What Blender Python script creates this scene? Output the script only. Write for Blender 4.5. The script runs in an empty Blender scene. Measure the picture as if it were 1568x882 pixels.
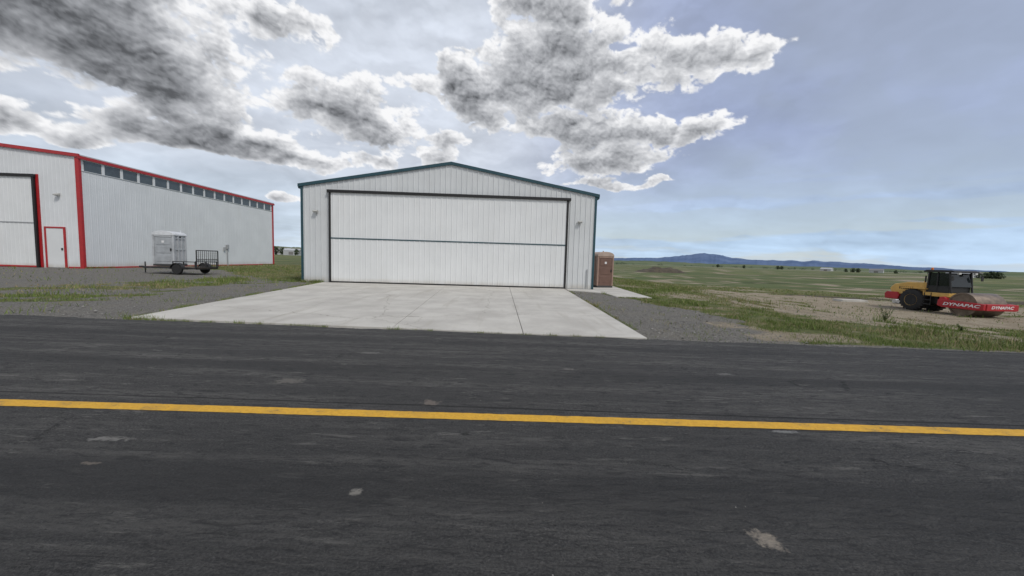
import bpy, math, random, bmesh
import numpy as np
from mathutils import Matrix, Vector
random.seed(4); rng=np.random.default_rng(7)
scene=bpy.context.scene
scene.view_settings.view_transform='Standard'
scene.view_settings.look='None'
scene.view_settings.exposure=0

# ------------------------------------------------------------------ helpers
class NT:
    def __init__(s,tree): s.t=tree; s.n=tree.nodes; s.l=tree.links
    def set(s,inp,v):
        if isinstance(v,bpy.types.NodeSocket): s.l.new(v,inp)
        elif v is not None:
            if hasattr(inp.default_value,'__len__') and not hasattr(v,'__len__'): v=[v]*len(inp.default_value)
            if hasattr(inp.default_value,'__len__') and len(inp.default_value)==4 and len(v)==3: v=(*v,1)
            inp.default_value=v
    def m(s,op,a,b=None,c=None,clamp=False):
        n=s.n.new('ShaderNodeMath'); n.operation=op; n.use_clamp=clamp
        for i,v in enumerate((a,b,c)): 
            if v is not None: s.set(n.inputs[i],v)
        return n.outputs[0]
    def v(s,op,a,b=None):
        n=s.n.new('ShaderNodeVectorMath'); n.operation=op
        s.set(n.inputs[0],a)
        if b is not None: s.set(n.inputs[1],b)
        return n.outputs['Value'] if op in('DOT_PRODUCT','LENGTH','DISTANCE') else n.outputs[0]
    def sep(s,a):
        n=s.n.new('ShaderNodeSeparateXYZ'); s.set(n.inputs[0],a); return n.outputs
    def comb(s,x,y,z):
        n=s.n.new('ShaderNodeCombineXYZ')
        for i,v in enumerate((x,y,z)): s.set(n.inputs[i],v)
        return n.outputs[0]
    def noise(s,vec,scale,detail=4,rough=.5,dist=0,col=False):
        n=s.n.new('ShaderNodeTexNoise'); s.set(n.inputs['Vector'],vec)
        n.inputs['Scale'].default_value=scale; n.inputs['Detail'].default_value=detail
        n.inputs['Roughness'].default_value=rough; n.inputs['Distortion'].default_value=dist
        return n.outputs['Color' if col else 'Fac']
    def vor(s,vec,scale,feat='F1',out='Distance',rnd=1):
        n=s.n.new('ShaderNodeTexVoronoi'); n.feature=feat; s.set(n.inputs['Vector'],vec)
        n.inputs['Scale'].default_value=scale; n.inputs['Randomness'].default_value=rnd
        return n.outputs[out]
    def ss(s,x,a,b,o0=0.,o1=1.):
        n=s.n.new('ShaderNodeMapRange'); n.interpolation_type='SMOOTHSTEP'
        s.set(n.inputs[0],x); 
        for i,v in zip((1,2,3,4),(a,b,o0,o1)): s.set(n.inputs[i],v)
        return n.outputs[0]
    def mix(s,f,a,b,mode='MIX'):
        n=s.n.new('ShaderNodeMix'); n.data_type='RGBA'; n.blend_type=mode
        s.set(n.inputs[0],f); s.set(n.inputs[6],a); s.set(n.inputs[7],b); return n.outputs[2]
    def pos(s): return s.n.new('ShaderNodeNewGeometry').outputs['Position']
    def attr(s,name):
        n=s.n.new('ShaderNodeAttribute'); n.attribute_name=name; return n
    def bump(s,h,dist,strength=1):
        n=s.n.new('ShaderNodeBump'); s.set(n.inputs['Height'],h)
        n.inputs['Distance'].default_value=dist; n.inputs['Strength'].default_value=strength
        return n.outputs[0]

def newmat(name):
    m=bpy.data.materials.new(name); m.use_nodes=True
    k=NT(m.node_tree); b=[n for n in k.n if n.type=='BSDF_PRINCIPLED'][0]
    return m,k,b
def paint(name,col,rough=.5,metal=0,var=.12,scale=3,dirt=0,dirtcol=(.2,.17,.13),zdirt=None,bump=0,spec=.5):
    m,k,b=newmat(name); p=k.pos()
    n=k.noise(p,scale,4,.6); f=k.ss(n,.3,.7,1-var,1+var*.6)
    c=k.v('MULTIPLY',(*col,),k.comb(f,f,f))
    if dirt:
        n2=k.noise(k.v('MULTIPLY',p,(1,1,.25)),scale*2.3,5,.65)
        d=k.ss(n2,.5,.8,0,dirt)
        if zdirt:
            z=k.sep(p)[2]
            d=k.m('ADD',d,k.m('MULTIPLY',k.ss(z,zdirt[0],zdirt[1],1,0),k.ss(n2,.25,.6,.15,.8)),clamp=True)
        c=k.mix(d,c,dirtcol)
    k.set(b.inputs['Base Color'],c)
    k.set(b.inputs['Roughness'],k.ss(n,.2,.8,rough*.85,min(1,rough*1.15)))
    b.inputs['Metallic'].default_value=metal
    b.inputs['Specular IOR Level'].default_value=spec
    if bump: k.set(b.inputs['Normal'],k.bump(k.noise(p,scale*8,4,.6),bump))
    return m

def empty(name,loc=(0,0,0),rotz=0):
    o=bpy.data.objects.new(name,None); scene.collection.objects.link(o)
    o.location=loc; o.rotation_euler=(0,0,rotz); o.empty_display_size=.5; return o
def mesh(name,verts,faces,mat,parent=None,smooth=False,bevel=0,seg=2):
    me=bpy.data.meshes.new(name); me.from_pydata([tuple(v) for v in verts],[],[tuple(f) for f in faces]); me.update()
    o=bpy.data.objects.new(name,me); scene.collection.objects.link(o)
    if mat: me.materials.append(mat)
    if parent: o.parent=parent
    if smooth:
        for p in me.polygons: p.use_smooth=True
    if bevel:
        md=o.modifiers.new('b','BEVEL'); md.width=bevel; md.segments=seg; md.limit_method='ANGLE'
    return o
BF=[(0,3,2,1),(4,5,6,7),(0,1,5,4),(1,2,6,5),(2,3,7,6),(3,0,4,7)]
def box(name,x0,x1,y0,y1,z0,z1,mat,parent=None,bevel=0):
    v=[(x0,y0,z0),(x1,y0,z0),(x1,y1,z0),(x0,y1,z0),(x0,y0,z1),(x1,y0,z1),(x1,y1,z1),(x0,y1,z1)]
    return mesh(name,v,BF,mat,parent,bevel=bevel)
def fixn(o):
    bm=bmesh.new(); bm.from_mesh(o.data); bmesh.ops.recalc_face_normals(bm,faces=bm.faces); bm.to_mesh(o.data); bm.free()
def prism(name,pts,a0,a1,mat,parent=None,axis='y',bevel=0):
    n=len(pts)
    def P(p,a): return (p[0],a,p[1]) if axis=='y' else ((a,p[0],p[1]) if axis=='x' else (p[0],p[1],a))
    v=[P(p,a0) for p in pts]+[P(p,a1) for p in pts]
    f=[tuple(range(n)),tuple(range(2*n-1,n-1,-1))]+[(i,i+n,(i+1)%n+n,(i+1)%n) for i in range(n)]
    o=mesh(name,v,f,mat,parent); fixn(o)
    if bevel:
        md=o.modifiers.new('b','BEVEL'); md.width=bevel; md.segments=2; md.limit_method='ANGLE'
    return o
def lathe(name,prof,c,axis,mat,parent=None,seg=40,smooth=True):
    v=[];f=[];n=len(prof)
    for i in range(seg):
        a=2*math.pi*i/seg
        for r,h in prof:
            x,y=r*math.cos(a),r*math.sin(a)
            p={'z':(x,y,h),'y':(x,h,y),'x':(h,x,y)}[axis]
            v.append((p[0]+c[0],p[1]+c[1],p[2]+c[2]))
    for i in range(seg):
        j=(i+1)%seg
        for q in range(n-1): f.append((i*n+q,j*n+q,j*n+q+1,i*n+q+1))
    f.append(tuple(i*n for i in range(seg))); f.append(tuple(i*n+n-1 for i in range(seg)))
    o=mesh(name,v,f,mat,parent); fixn(o)
    if smooth:
        for p in o.data.polygons: p.use_smooth=len(p.vertices)==4
        o.data.set_sharp_from_angle(angle=math.radians(35))
    return o
def rod(name,p0,p1,r,mat,parent=None,seg=8):
    p0=Vector(p0);p1=Vector(p1);d=(p1-p0); L=d.length; q=d.to_track_quat('Z','Y').to_matrix()
    v=[];f=[]
    for i in range(seg):
        a=2*math.pi*i/seg
        for h in(0,L): v.append(p0+q@Vector((r*math.cos(a),r*math.sin(a),h)))
    for i in range(seg):
        j=(i+1)%seg; f.append((2*i,2*j,2*j+1,2*i+1))
    f.append(tuple(2*i for i in range(seg))[::-1]); f.append(tuple(2*i+1 for i in range(seg)))
    return mesh(name,v,f,mat,parent)
def ribwall(name,x0,x1,zb,ztop,mat,parent,T,pitch=.305,depth=.032,flip=False):
    us=[(x0,0)]
    u=x0+pitch/2
    while u<x1-.06:
        us+= [(u-.035,0),(u-.018,depth),(u+.018,depth),(u+.035,0)]
        if u+pitch*.66<x1: us+=[(u+pitch*.36-.012,0),(u+pitch*.36,.006),(u+pitch*.36+.012,0),(u+pitch*.64-.012,0),(u+pitch*.64,.006),(u+pitch*.64+.012,0)]
        u+=pitch
    us.append((x1,0))
    v=[];f=[]
    for a,o in us: v.append(T(a,o,zb)); v.append(T(a,o,ztop(a)))
    for i in range(len(us)-1):
        q=(2*i,2*i+2,2*i+3,2*i+1); f.append(q[::-1] if flip else q)
    return mesh(name,v,f,mat,parent)

_P=rng.random((256,256))
def vn(x,y):
    xi=np.floor(x).astype(int); yi=np.floor(y).astype(int); fx=x-xi; fy=y-yi
    fx=fx*fx*(3-2*fx); fy=fy*fy*(3-2*fy)
    g=lambda a,b:_P[a%256,b%256]
    return (g(xi,yi)*(1-fx)+g(xi+1,yi)*fx)*(1-fy)+(g(xi,yi+1)*(1-fx)+g(xi+1,yi+1)*fx)*fy
def fbm(x,y,o=4):
    s=0;a=.5
    for i in range(o): s=s+a*vn(x*2**i+17.3*i,y*2**i+5.1*i); a*=.5
    return s/(1-.5**o)
_Q=rng.random((256,256))
def worley(x,y):
    xi=np.floor(x).astype(int); yi=np.floor(y).astype(int); m=np.full(x.shape,9.)
    for i in(-1,0,1):
        for j in(-1,0,1):
            cx=xi+i; cy=yi+j; d=(cx+_P[cx%256,cy%256]-x)**2+(cy+_Q[cx%256,cy%256]-y)**2; m=np.minimum(m,d)
    return m
def sm(x,a,b):
    t=np.clip((x-a)/(b-a),0,1); return t*t*(3-2*t)
def inpoly(x,y,poly):
    r=np.zeros(x.shape,bool); n=len(poly)
    for i in range(n):
        x1,y1=poly[i];x2,y2=poly[(i+1)%n]
        if y1==y2: continue
        c=((y1>y)!=(y2>y))&(x<(x2-x1)*(y-y1)/(y2-y1)+x1); r^=c
    return r
def road_y(x): return 7.99-.0755*np.clip(x,-60,60)
def gz(x,y):
    x=np.asarray(x,float);y=np.asarray(y,float)
    d=y-road_y(x)
    z=-1.15*sm(x,8,27)*sm(d,0,7)
    z=z-.025+ .05*(fbm(x*.35,y*.35)-.5)*sm(d,.3,3)*sm(np.hypot(x,y),1,12)*(1-inpoly(x,y,[(-12.5,5),(-12.5,42),(8.5,42),(8.5,15),(4.6,6)]))
    return z

# ------------------------------------------------------------------ zones
GRAVR=[(3.0,6.5),(3.9,24),(5.6,24),(5.6,18.5),(6.1,16),(7.1,11.2),(6.6,9),(6.9,6.5)]
GRAVL=[(-14.5,8.5),(-8.2,8.2),(-10.1,21.6),(-11.25,21.6),(-13.3,17),(-11.8,12),(-14.5,10.2)]
LOT=[(-80,12),(-19,13.6),(-16.6,20),(-18.5,27),(-24,33),(-31,33),(-80,33)]
DIRT=[(13,24.5),(15.4,23.2),(21.2,19),(27,17),(60,24),(60,10),(20,8.6),(14.4,8.9),(12.6,9.9),(10.4,11.2),(10.4,14.9),(11.4,19.1)]
SOIL=[(16.4,22.6),(24,20.2),(34,22),(34,20),(24.5,18.7),(18,21)]
STRIPL=[(-60,8),(-60,13.0),(-13.6,10.2),(-8,9.0),(-8,8)]
def zones(x,y):
    z=gz(x,y); s=1.6/(1.6-np.minimum(z,0)); fx=x*s; fy=y*s
    w1=(fbm(x*1.1,y*1.1)-.5); w2=(fbm(x*1.1+50,y*1.1+9)-.5)
    a=.9+.03*np.hypot(x,y)
    px=fx+w1*a; py=fy+w2*a
    n=fbm(x*.8+3,y*.8); n2=fbm(x*.3+31,y*.3+7); n4=fbm(x*1.9+13,y*1.9+17)
    gr=(inpoly(px,py,GRAVR)|inpoly(px,py,GRAVL)).astype(float)
    lot=inpoly(px,py,LOT).astype(float)
    gr=np.maximum(gr,lot)
    sl=inpoly(px,py,STRIPL)&(px<-8); gr=np.maximum(gr,sl*sm(n,.32,.45))
    dirt=inpoly(px,py,DIRT).astype(float)*sm(n+n2*.5,.50,.66)
    fld=(x>6)&(y>8)
    dirt=np.maximum(dirt,fld*sm(n2+.3*(n4-.5),.53,.64)*.65)
    soil=inpoly(px,py,SOIL).astype(float)
    d=y-road_y(x); sh=(1-sm(d+w1*.5,.1,.45)); gr=np.maximum(gr,sh)
    left=(x<-9)&(fy<26)
    gr=np.maximum(gr,np.where(left,sm(fbm(x*.7+9,y*.7+4)+.4*(n4-.5),.46,.58)*.75,0))
    grass=np.clip(1-np.maximum.reduce([gr,dirt,soil]),0,1)
    return grass,gr,dirt,soil

# ------------------------------------------------------------------ camera
cam=bpy.data.cameras.new('camera'); co=bpy.data.objects.new('camera',cam); scene.collection.objects.link(co)
cam.lens=13.0; cam.sensor_width=36; cam.clip_start=.05; cam.clip_end=90000
a=.0358;p=.075;r=.03
Lr=Vector((math.cos(a),-math.sin(a),0)); F=Vector((math.sin(a)*math.cos(p),math.cos(a)*math.cos(p),-math.sin(p)))
U=Vector((math.sin(a)*math.sin(p),math.cos(a)*math.sin(p),math.cos(p)))
Cx=(Lr+U*r).normalized(); Cy=(U-Lr*r).normalized(); Cz=-F
M=Matrix((Cx,Cy,Cz)).transposed().to_4x4(); M.translation=Vector((0,0,1.6)); co.matrix_world=M
scene.camera=co

# ------------------------------------------------------------------ world + sun
SUN_EL=50; SUN_AZ=140
w=bpy.data.worlds.new('World'); scene.world=w; w.use_nodes=True
k=NT(w.node_tree); k.n.clear()
out=k.n.new('ShaderNodeOutputWorld'); bg=k.n.new('ShaderNodeBackground'); k.l.new(bg.outputs[0],out.inputs[0])
sky=k.n.new('ShaderNodeTexSky'); sky.sky_type='NISHITA'; sky.sun_disc=False
sky.sun_elevation=math.radians(SUN_EL); sky.sun_rotation=math.radians(SUN_AZ); sky.air_density=1; sky.dust_density=.5; sky.ozone_density=2
D=k.n.new('ShaderNodeTexCoord').outputs['Generated']
X,Y,Z=k.sep(D)
haze=k.ss(Y,.2,-.5,.35,.78)
k.l.new(k.mix(haze,sky.outputs[0],(7.6,7.7,8.0)),bg.inputs[0]); bg.inputs[1].default_value=.1
w.cycles.sampling_method='MANUAL'; w.cycles.sample_map_resolution=256
sl=bpy.data.lights.new('sun','SUN'); sl.energy=1.9; sl.angle=math.radians(10); sl.color=(1,.96,.9)
so=bpy.data.objects.new('sun',sl); scene.collection.objects.link(so)
sd=Vector((math.sin(math.radians(SUN_AZ))*math.cos(math.radians(SUN_EL)),math.cos(math.radians(SUN_AZ))*math.cos(math.radians(SUN_EL)),math.sin(math.radians(SUN_EL))))
so.rotation_euler=sd.to_track_quat('Z','Y').to_euler(); so.location=(0,0,60)

# ------------------------------------------------------------------ cloud layer (real dome sector, 40 km)
blobs=[(-46,21,9,4.6,1.35),(-52,22,6,3.4,1.1),(-40.5,18,4.6,2.6,1.1),(-37.5,15.0,4.4,1.6,.9),(-31.0,26.3,6.0,2.3,1.0),(-21.8,19.2,6.0,3.4,1.3),(-16.2,16.4,4.2,2.1,1.0),
(-38,12.4,8.5,1.5,1.1),(-28,13.0,6.6,1.7,1.05),(-51,11.2,3.2,1.0,1.1),(-46.0,10.4,2.4,.8,1.0),(-7.1,25.0,3.4,2.5,.9),(-4.1,21.6,3.6,3.0,.95),
(7.3,29.0,8.0,4.8,1.3),(3.7,23.2,7.4,2.5,1.1),(13,24,5.4,2.6,1.0),(23.5,26.0,5.8,3.3,.95),(31.5,24.9,5.2,2.0,.75),(9.4,18.8,7.8,1.7,1.1),(19.5,18.0,9.6,1.8,1.2),(27,17.4,4.0,1.0,.85),
(14.8,14.3,8.4,1.6,1.15),(17.6,11.4,6.5,.8,1.05),(-7.8,16.6,3.0,1.3,1.1),(-10.1,14.6,2.6,.9,.95),(-29.3,6.6,2.0,.7,1.15),(-18.3,13.0,2.4,.8,1.0),(8.1,35.0,8,2.8,1.0),(-43,27,6,1.5,.7),(-60,17,8,3,.9),(-12.5,23.6,3.5,1.2,.7)]
A0=np.arange(-80,80.01,.14); E0=np.arange(-1.5,46,.115)
AZ,EL=np.meshgrid(A0,E0)
wx=(fbm(AZ*.16+3,EL*.3+8,4)-.5); wy=(fbm(AZ*.16+53,EL*.3+28,4)-.5)
wx2=(fbm(AZ*.6+3,EL*.9+8,4)-.5); wy2=(fbm(AZ*.6+53,EL*.9+28,4)-.5)
PA=AZ+wx*6+wx2*1.3; PE=EL+wy*2.8+wy2*.8
S=np.zeros_like(AZ)
for a0,e0,ra,re,wt in blobs:
    dd=((PA-a0)/ra)**2+((PE-e0)/re)**2
    dd=dd+np.where(PE<e0,((PE-e0)/re)**2*.6,0)
    S=S+wt*np.exp(-dd)
S=np.minimum(S,1.5)
qa=AZ+wx2*1.6; qe=EL+wy2*1.1
puff=0
for i,(sc,am) in enumerate(((.28,.42),(.62,.29),(1.35,.18),(2.9,.11))): puff=puff+am*(1-np.clip(worley(qa*sc+13.7*i,qe*sc*1.55+5.3*i),0,1.1))
N1=fbm(PA*.30,PE*.5,7)
den=S*.95+(N1-.5)*1.35+(puff-.70)*1.35-.33-.5*sm(-S,-.28,-.03)
ca=sm(den,-.08,.20)
T=np.clip(den,0,1.6)
acc=np.zeros_like(T)
def up(Q,st,dx=0):
    return np.roll(np.vstack([Q[st:],np.repeat(Q[-1:],st,0)]),dx,1)
for i,st in enumerate((3,7,12,18,26,36)): acc+=up(T,st,2*(i-3))*(1.0,.9,.8,.7,.6,.5)[i]
lightf=np.exp(-acc*.40)
rim=np.exp(-T*2.3)
relief=np.clip(puff-up(puff,8,3),-.4,.4)*1.35+np.clip(puff-up(puff,3,1),-.2,.2)*.5
left=sm(-AZ,-14,30)
dark=.27-.16*left
b=dark+(.98-dark)*np.clip(.68*lightf+.50*rim,0,1)**1.1
b=b+relief*(.22+.55*b); b=b*(1+.25*(fbm(AZ*.35,EL*.6+9,5)-.5)); b=np.clip(b,.11,.95)
cc=np.stack([b*(.95+.05*b),b,b*(1.10-.09*b)],-1)
el_=np.maximum(EL,0); zz=np.sin(np.radians(el_))+.10
ux=np.sin(np.radians(AZ))/zz; uy=np.cos(np.radians(AZ))/zz
vs=fbm(ux*1.0+wx*1.5+5,uy*2.2+wy*1.5,6); vs2=fbm(ux*.5+uy*1.1+20,uy*1.0-ux*.9+20,5)
vb=.93-.50*sm(AZ,4,42)
veil=vb+(vs-.5)*.6+(vs2-.5)*1.0*sm(AZ,0,30)
st=fbm(AZ*.045+wx*.6,EL*.62+wx*1.2,5); lowr=sm(-EL,-15,-4)*sm(AZ,-8,18)
veil=veil*(1-lowr)+lowr*(.32+.66*sm(st,.44,.60))
veil=np.maximum(veil,.80*sm(-EL,-2.5,0)); veil=np.clip(veil,.25,.97)
r_=sm(AZ,-6,34)[...,None]; c0=np.array([.63,.68,.77]);c1=np.array([.36,.43,.665]);c2=np.array([.50,.66,.86]); c3=np.array([.57,.67,.79])
vc=c0*(1-r_)+c1*r_; lw=sm(-EL,-15,-2)[...,None]; lc=c3*(1-r_)+c2*r_; vc=vc*(1-lw)+lc*lw
vc=vc*(1+.46*(fbm(PA*.22+70,PE*.5+12,5)-.5)+.4*(vs-.5))[...,None]
al=1-(1-veil)*(1-ca)
col=(cc*ca[...,None]+vc*(veil*(1-ca))[...,None])/np.maximum(al,1e-3)[...,None]
fade=sm(80-np.abs(AZ),0,14)*sm(46-EL,0,7); al=al*fade
R=40000.
co3=np.stack([R*np.cos(np.radians(EL))*np.sin(np.radians(AZ)),R*np.cos(np.radians(EL))*np.cos(np.radians(AZ)),R*np.sin(np.radians(EL))],-1).reshape(-1,3)
def gridmesh(name,co3,nx,ny,mat,cname,cols,flip=False,smooth=True):
    ii=np.arange(nx*ny).reshape(ny,nx)
    q=[ii[:-1,:-1],ii[:-1,1:],ii[1:,1:],ii[1:,:-1]]
    if flip: q=q[::-1]
    qd=np.stack(q,-1).reshape(-1,4); nf=len(qd)
    me=bpy.data.meshes.new(name); me.vertices.add(nx*ny); me.vertices.foreach_set('co',co3.astype(np.float32).ravel())
    me.loops.add(nf*4); me.polygons.add(nf); me.loops.foreach_set('vertex_index',qd.astype(np.int32).ravel()); me.polygons.foreach_set('loop_start',(np.arange(nf)*4).astype(np.int32)); me.update(calc_edges=True)
    me.polygons.foreach_set('use_smooth',np.full(nf,smooth,bool))
    c_=me.color_attributes.new(cname,'FLOAT_COLOR','POINT'); c_.data.foreach_set('color',cols.astype(np.float32).ravel())
    me.materials.append(mat); o=bpy.data.objects.new(name,me); scene.collection.objects.link(o); return o
mt=bpy.data.materials.new('cloud_layer'); mt.use_nodes=True; k=NT(mt.node_tree); k.n.clear()
o_=k.n.new('ShaderNodeOutputMaterial'); at=k.attr('cloud'); em=k.n.new('ShaderNodeEmission'); tp=k.n.new('ShaderNodeBsdfTransparent'); mx=k.n.new('ShaderNodeMixShader')
k.l.new(at.outputs['Color'],em.inputs[0]); k.l.new(at.outputs['Alpha'],mx.inputs[0]); k.l.new(tp.outputs[0],mx.inputs[1]); k.l.new(em.outputs[0],mx.inputs[2]); k.l.new(mx.outputs[0],o_.inputs[0])
mt.cycles.emission_sampling='NONE'
gridmesh('sky',co3,AZ.shape[1],AZ.shape[0],mt,'cloud',np.concatenate([col,al[...,None]],-1),flip=True)

# ------------------------------------------------------------------ ground
def axis(lo,hi,step,far,g=1.16):
    c=list(np.arange(lo,hi+1e-6,step)); s=step;x=hi
    while x<far: s*=g; x+=s; c.append(x)
    s=step;x=lo;l=[]
    while x>-far: s*=g; x-=s; l.append(x)
    return np.array(l[::-1]+c)
xs=axis(-36,36,.2,16000,1.12); ys=axis(6,40,.2,16000,1.12)
GX,GY=np.meshgrid(xs,ys); nx=len(xs);ny=len(ys)
gx=GX.ravel();gy=GY.ravel(); z=gz(gx,gy); z=np.where(gy<road_y(gx),-.06,z)
zs=zones(gx,gy)
m,k,b=newmat('ground'); p_=k.pos(); at=k.attr('zone'); zr,zg_,zb_=k.sep(at.outputs['Color']); za=at.outputs['Alpha']
nA=k.noise(p_,.9,5,.6); nB=k.noise(p_,9,5,.7); nC=k.noise(p_,45,3,.7); nF=k.noise(k.v('MULTIPLY',p_,(.006,.03,.0)),1,5,.6); nD=k.noise(p_,.12,4,.6)
gcol=k.mix(k.ss(nB,.3,.7),(.06,.082,.026),(.135,.15,.055))
gcol=k.mix(k.ss(nA,.42,.62,0,.7),gcol,(.21,.18,.10))
gcol=k.mix(k.ss(nD,.45,.65,0,.4),gcol,(.085,.125,.035))
dist=k.v('LENGTH',p_)
fcol=k.mix(k.ss(nF,.40,.56),(.06,.09,.032),(.16,.175,.075))
fcol=k.mix(k.ss(k.noise(k.v('MULTIPLY',p_,(.002,.014,0)),1,4,.6),.48,.56),fcol,(.095,.125,.05))
fcol=k.mix(k.ss(nD,.48,.64,0,.6),fcol,(.18,.155,.09))
fcol=k.mix(k.ss(k.noise(k.v('MULTIPLY',p_,(.05,.22,0)),1,5,.65),.5,.62,0,.65),fcol,(.05,.06,.028))
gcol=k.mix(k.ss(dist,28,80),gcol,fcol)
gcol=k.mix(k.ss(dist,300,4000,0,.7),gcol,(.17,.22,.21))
pv=k.sep(k.vor(p_,38,out='Color'))[0]
vcol_=k.mix(pv,(.085,.08,.075),(.25,.24,.22)); vcol_=k.mix(k.ss(nA,.4,.7,0,.5),vcol_,(.20,.185,.15))
dcol=k.mix(k.ss(nB,.3,.7),(.24,.20,.145),(.38,.33,.25)); dcol=k.mix(k.ss(nA,.4,.65,0,.6),dcol,(.20,.16,.11))
scol=k.mix(nB,(.06,.05,.04),(.12,.10,.075))
fz=k.m('MULTIPLY',k.m('SUBTRACT',nC,.5),.9)
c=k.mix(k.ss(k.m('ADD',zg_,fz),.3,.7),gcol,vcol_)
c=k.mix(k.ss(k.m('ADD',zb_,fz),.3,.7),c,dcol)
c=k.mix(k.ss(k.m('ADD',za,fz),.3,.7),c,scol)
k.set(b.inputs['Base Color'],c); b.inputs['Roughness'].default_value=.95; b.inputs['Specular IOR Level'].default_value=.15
k.set(b.inputs['Normal'],k.bump(k.m('ADD',nC,k.m('MULTIPLY',nB,2)),.04,.8))
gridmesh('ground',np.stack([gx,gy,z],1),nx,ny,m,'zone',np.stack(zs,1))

# ------------------------------------------------------------------ road
m,k,b=newmat('asphalt'); p_=k.pos(); X,Y,Z=k.sep(p_)
Yr=k.m('MULTIPLY_ADD',X,.045,Y)
R=k.comb(X,Yr,0)
n1=k.noise(R,1.1,4,.65); n2=k.noise(R,16,4,.75); n3=k.noise(R,60,4,.85); n4=k.noise(k.v('MULTIPLY',R,(1,1.5,1)),27,3,.7)
rav=k.noise(k.v('MULTIPLY',R,(2.6,11,1)),1.6,5,.78,.8)
st=k.noise(k.v('MULTIPLY',R,(.16,2.6,1)),1.3,6,.66,.3); st2=k.noise(k.v('MULTIPLY',R,(1.0,6,1)),1.6,6,.8,.5)
big=k.noise(k.v('MULTIPLY',R,(.35,.8,1)),.9,3,.6)
base=k.mix(k.ss(n3,.36,.64),(.030,.030,.0305),(.125,.122,.118))
base=k.mix(k.ss(n2,.4,.75,0,.5),base,(.135,.131,.126))
base=k.mix(k.ss(rav,.36,.48,.7,0),base,(.028,.028,.029))
dust=k.m('MULTIPLY',k.ss(st,.44,.64),k.ss(rav,.38,.62,.1,1))
base=k.mix(k.m('MULTIPLY',dust,.62),base,(.20,.192,.18))
base=k.mix(k.m('MULTIPLY',k.ss(st2,.56,.66),k.m('MULTIPLY',k.ss(n1,.4,.56,.12,1),.75)),base,(.27,.26,.24))
base=k.mix(k.ss(n4,.60,.70,0,.6),base,(.23,.222,.21))
base=k.mix(k.ss(n4,.30,.40,.75,0),base,(.018,.018,.018))
base=k.mix(k.ss(big,.42,.62,.30,0),base,(.045,.045,.047))
for ys_,wd,sg in ((5.15,.28,.42),(6.9,.25,.35),(2.45,.35,.45),(1.2,.3,.4)):
    dd=k.m('ABSOLUTE',k.m('SUBTRACT',k.m('MULTIPLY_ADD',k.m('SUBTRACT',n1,.5),.35,Yr),ys_))
    base=k.mix(k.ss(dd,wd,wd*.3,0,sg),base,(.040,.040,.041))
near=k.m('MULTIPLY',k.ss(Yr,3.4,2.6),.18); base=k.mix(near,base,(.045,.045,.046))
for ys_,wd in ((3.90,.012),(6.35,.007),(1.55,.007)):
    dd=k.m('ABSOLUTE',k.m('SUBTRACT',k.m('MULTIPLY_ADD',k.m('SUBTRACT',n1,.5),.05,Yr),ys_))
    base=k.mix(k.ss(dd,wd*2.2,wd*.4,0,.7),base,(.012,.012,.013))
nw=k.v('SUBTRACT',k.noise(p_,14,4,.7,col=True),(.5,.5,.5))
wp=k.v('ADD',R,k.v('MULTIPLY',nw,(.35,.25,0)))
ce=k.vor(k.v('MULTIPLY',wp,(.35,.8,1)),1.2,feat='DISTANCE_TO_EDGE')
base=k.mix(k.m('MULTIPLY',k.ss(ce,.008,.003),k.ss(n1,.54,.62,0,.6)),base,(.014,.014,.014))
for (sx,sy,rx,ry,colr,st_) in ((-3.25,3.12,.19,.045,(.31,.30,.28),.8),(1.62,2.02,.075,.085,(.40,.35,.29),.95),(-.93,2.42,.04,.04,(.37,.35,.31),.85),(-2.6,4.65,.2,.10,(.27,.25,.22),.6),
      (2.85,3.42,.14,.03,(.36,.36,.35),.8),(-.72,4.02,.1,.09,(.26,.22,.19),.8),(-3.0,2.75,.08,.022,(.28,.24,.2),.7),(-2.1,6.1,.2,.06,(.27,.26,.24),.6),(1.1,5.4,.12,.05,(.28,.26,.24),.6),(3.4,5.3,.14,.06,(.27,.26,.25),.6)):
    off=k.v('MULTIPLY',nw,(rx*3.2,ry*3.2,0))
    dv=k.v('MULTIPLY',k.v('SUBTRACT',k.v('ADD',p_,off),(sx,sy,0)),(1/rx,1/ry,0))
    base=k.mix(k.ss(k.v('LENGTH',dv),1.2,.4,0,st_),base,colr)
k.set(b.inputs['Base Color'],base); k.set(b.inputs['Roughness'],k.ss(n2,.2,.8,.75,.95)); b.inputs['Specular IOR Level'].default_value=.25
k.set(b.inputs['Normal'],k.bump(k.m('ADD',n3,k.m('MULTIPLY_ADD',rav,1.8,k.m('ADD',n2,n4))),.03,1))
asph=m
xr=np.concatenate([np.arange(-160,-24,4),np.arange(-24,24,.08),np.arange(24,164,4)])
edge=road_y(xr)+.16*(fbm(xr*1.3,xr*0+3)-.5)+.10*(fbm(xr*6,xr*0+8)-.5)
v=[];f=[]
for x,y in zip(xr,edge): v+=[(x,y,-.055),(x,y-.02,0),(x,-14-.0755*max(-60,min(60,x)),0)]
for i in range(len(xr)-1): f+=[(3*i+1,3*i+4,3*i+3,3*i),(3*i+2,3*i+5,3*i+4,3*i+1)]
mesh('taxiway_road',v,f,asph)
m,k,b=newmat('yellow_marking_paint'); p_=k.pos()
n=k.noise(p_,28,5,.75); n2=k.noise(p_,3,4,.6); 
c=k.mix(k.ss(n,.3,.7),(.55,.29,.022),(.70,.40,.035))
wear=k.m('MULTIPLY',k.ss(n2,.50,.70),k.ss(n,.42,.62))
c=k.mix(k.m('MULTIPLY',wear,.85),c,(.12,.10,.06)); c=k.mix(k.ss(k.vor(p_,22),.16,.06,0,.7),c,(.08,.07,.05))
k.set(b.inputs['Base Color'],c); b.inputs['Roughness'].default_value=.8; k.set(b.inputs['Normal'],k.bump(n,.012,.9))
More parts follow.
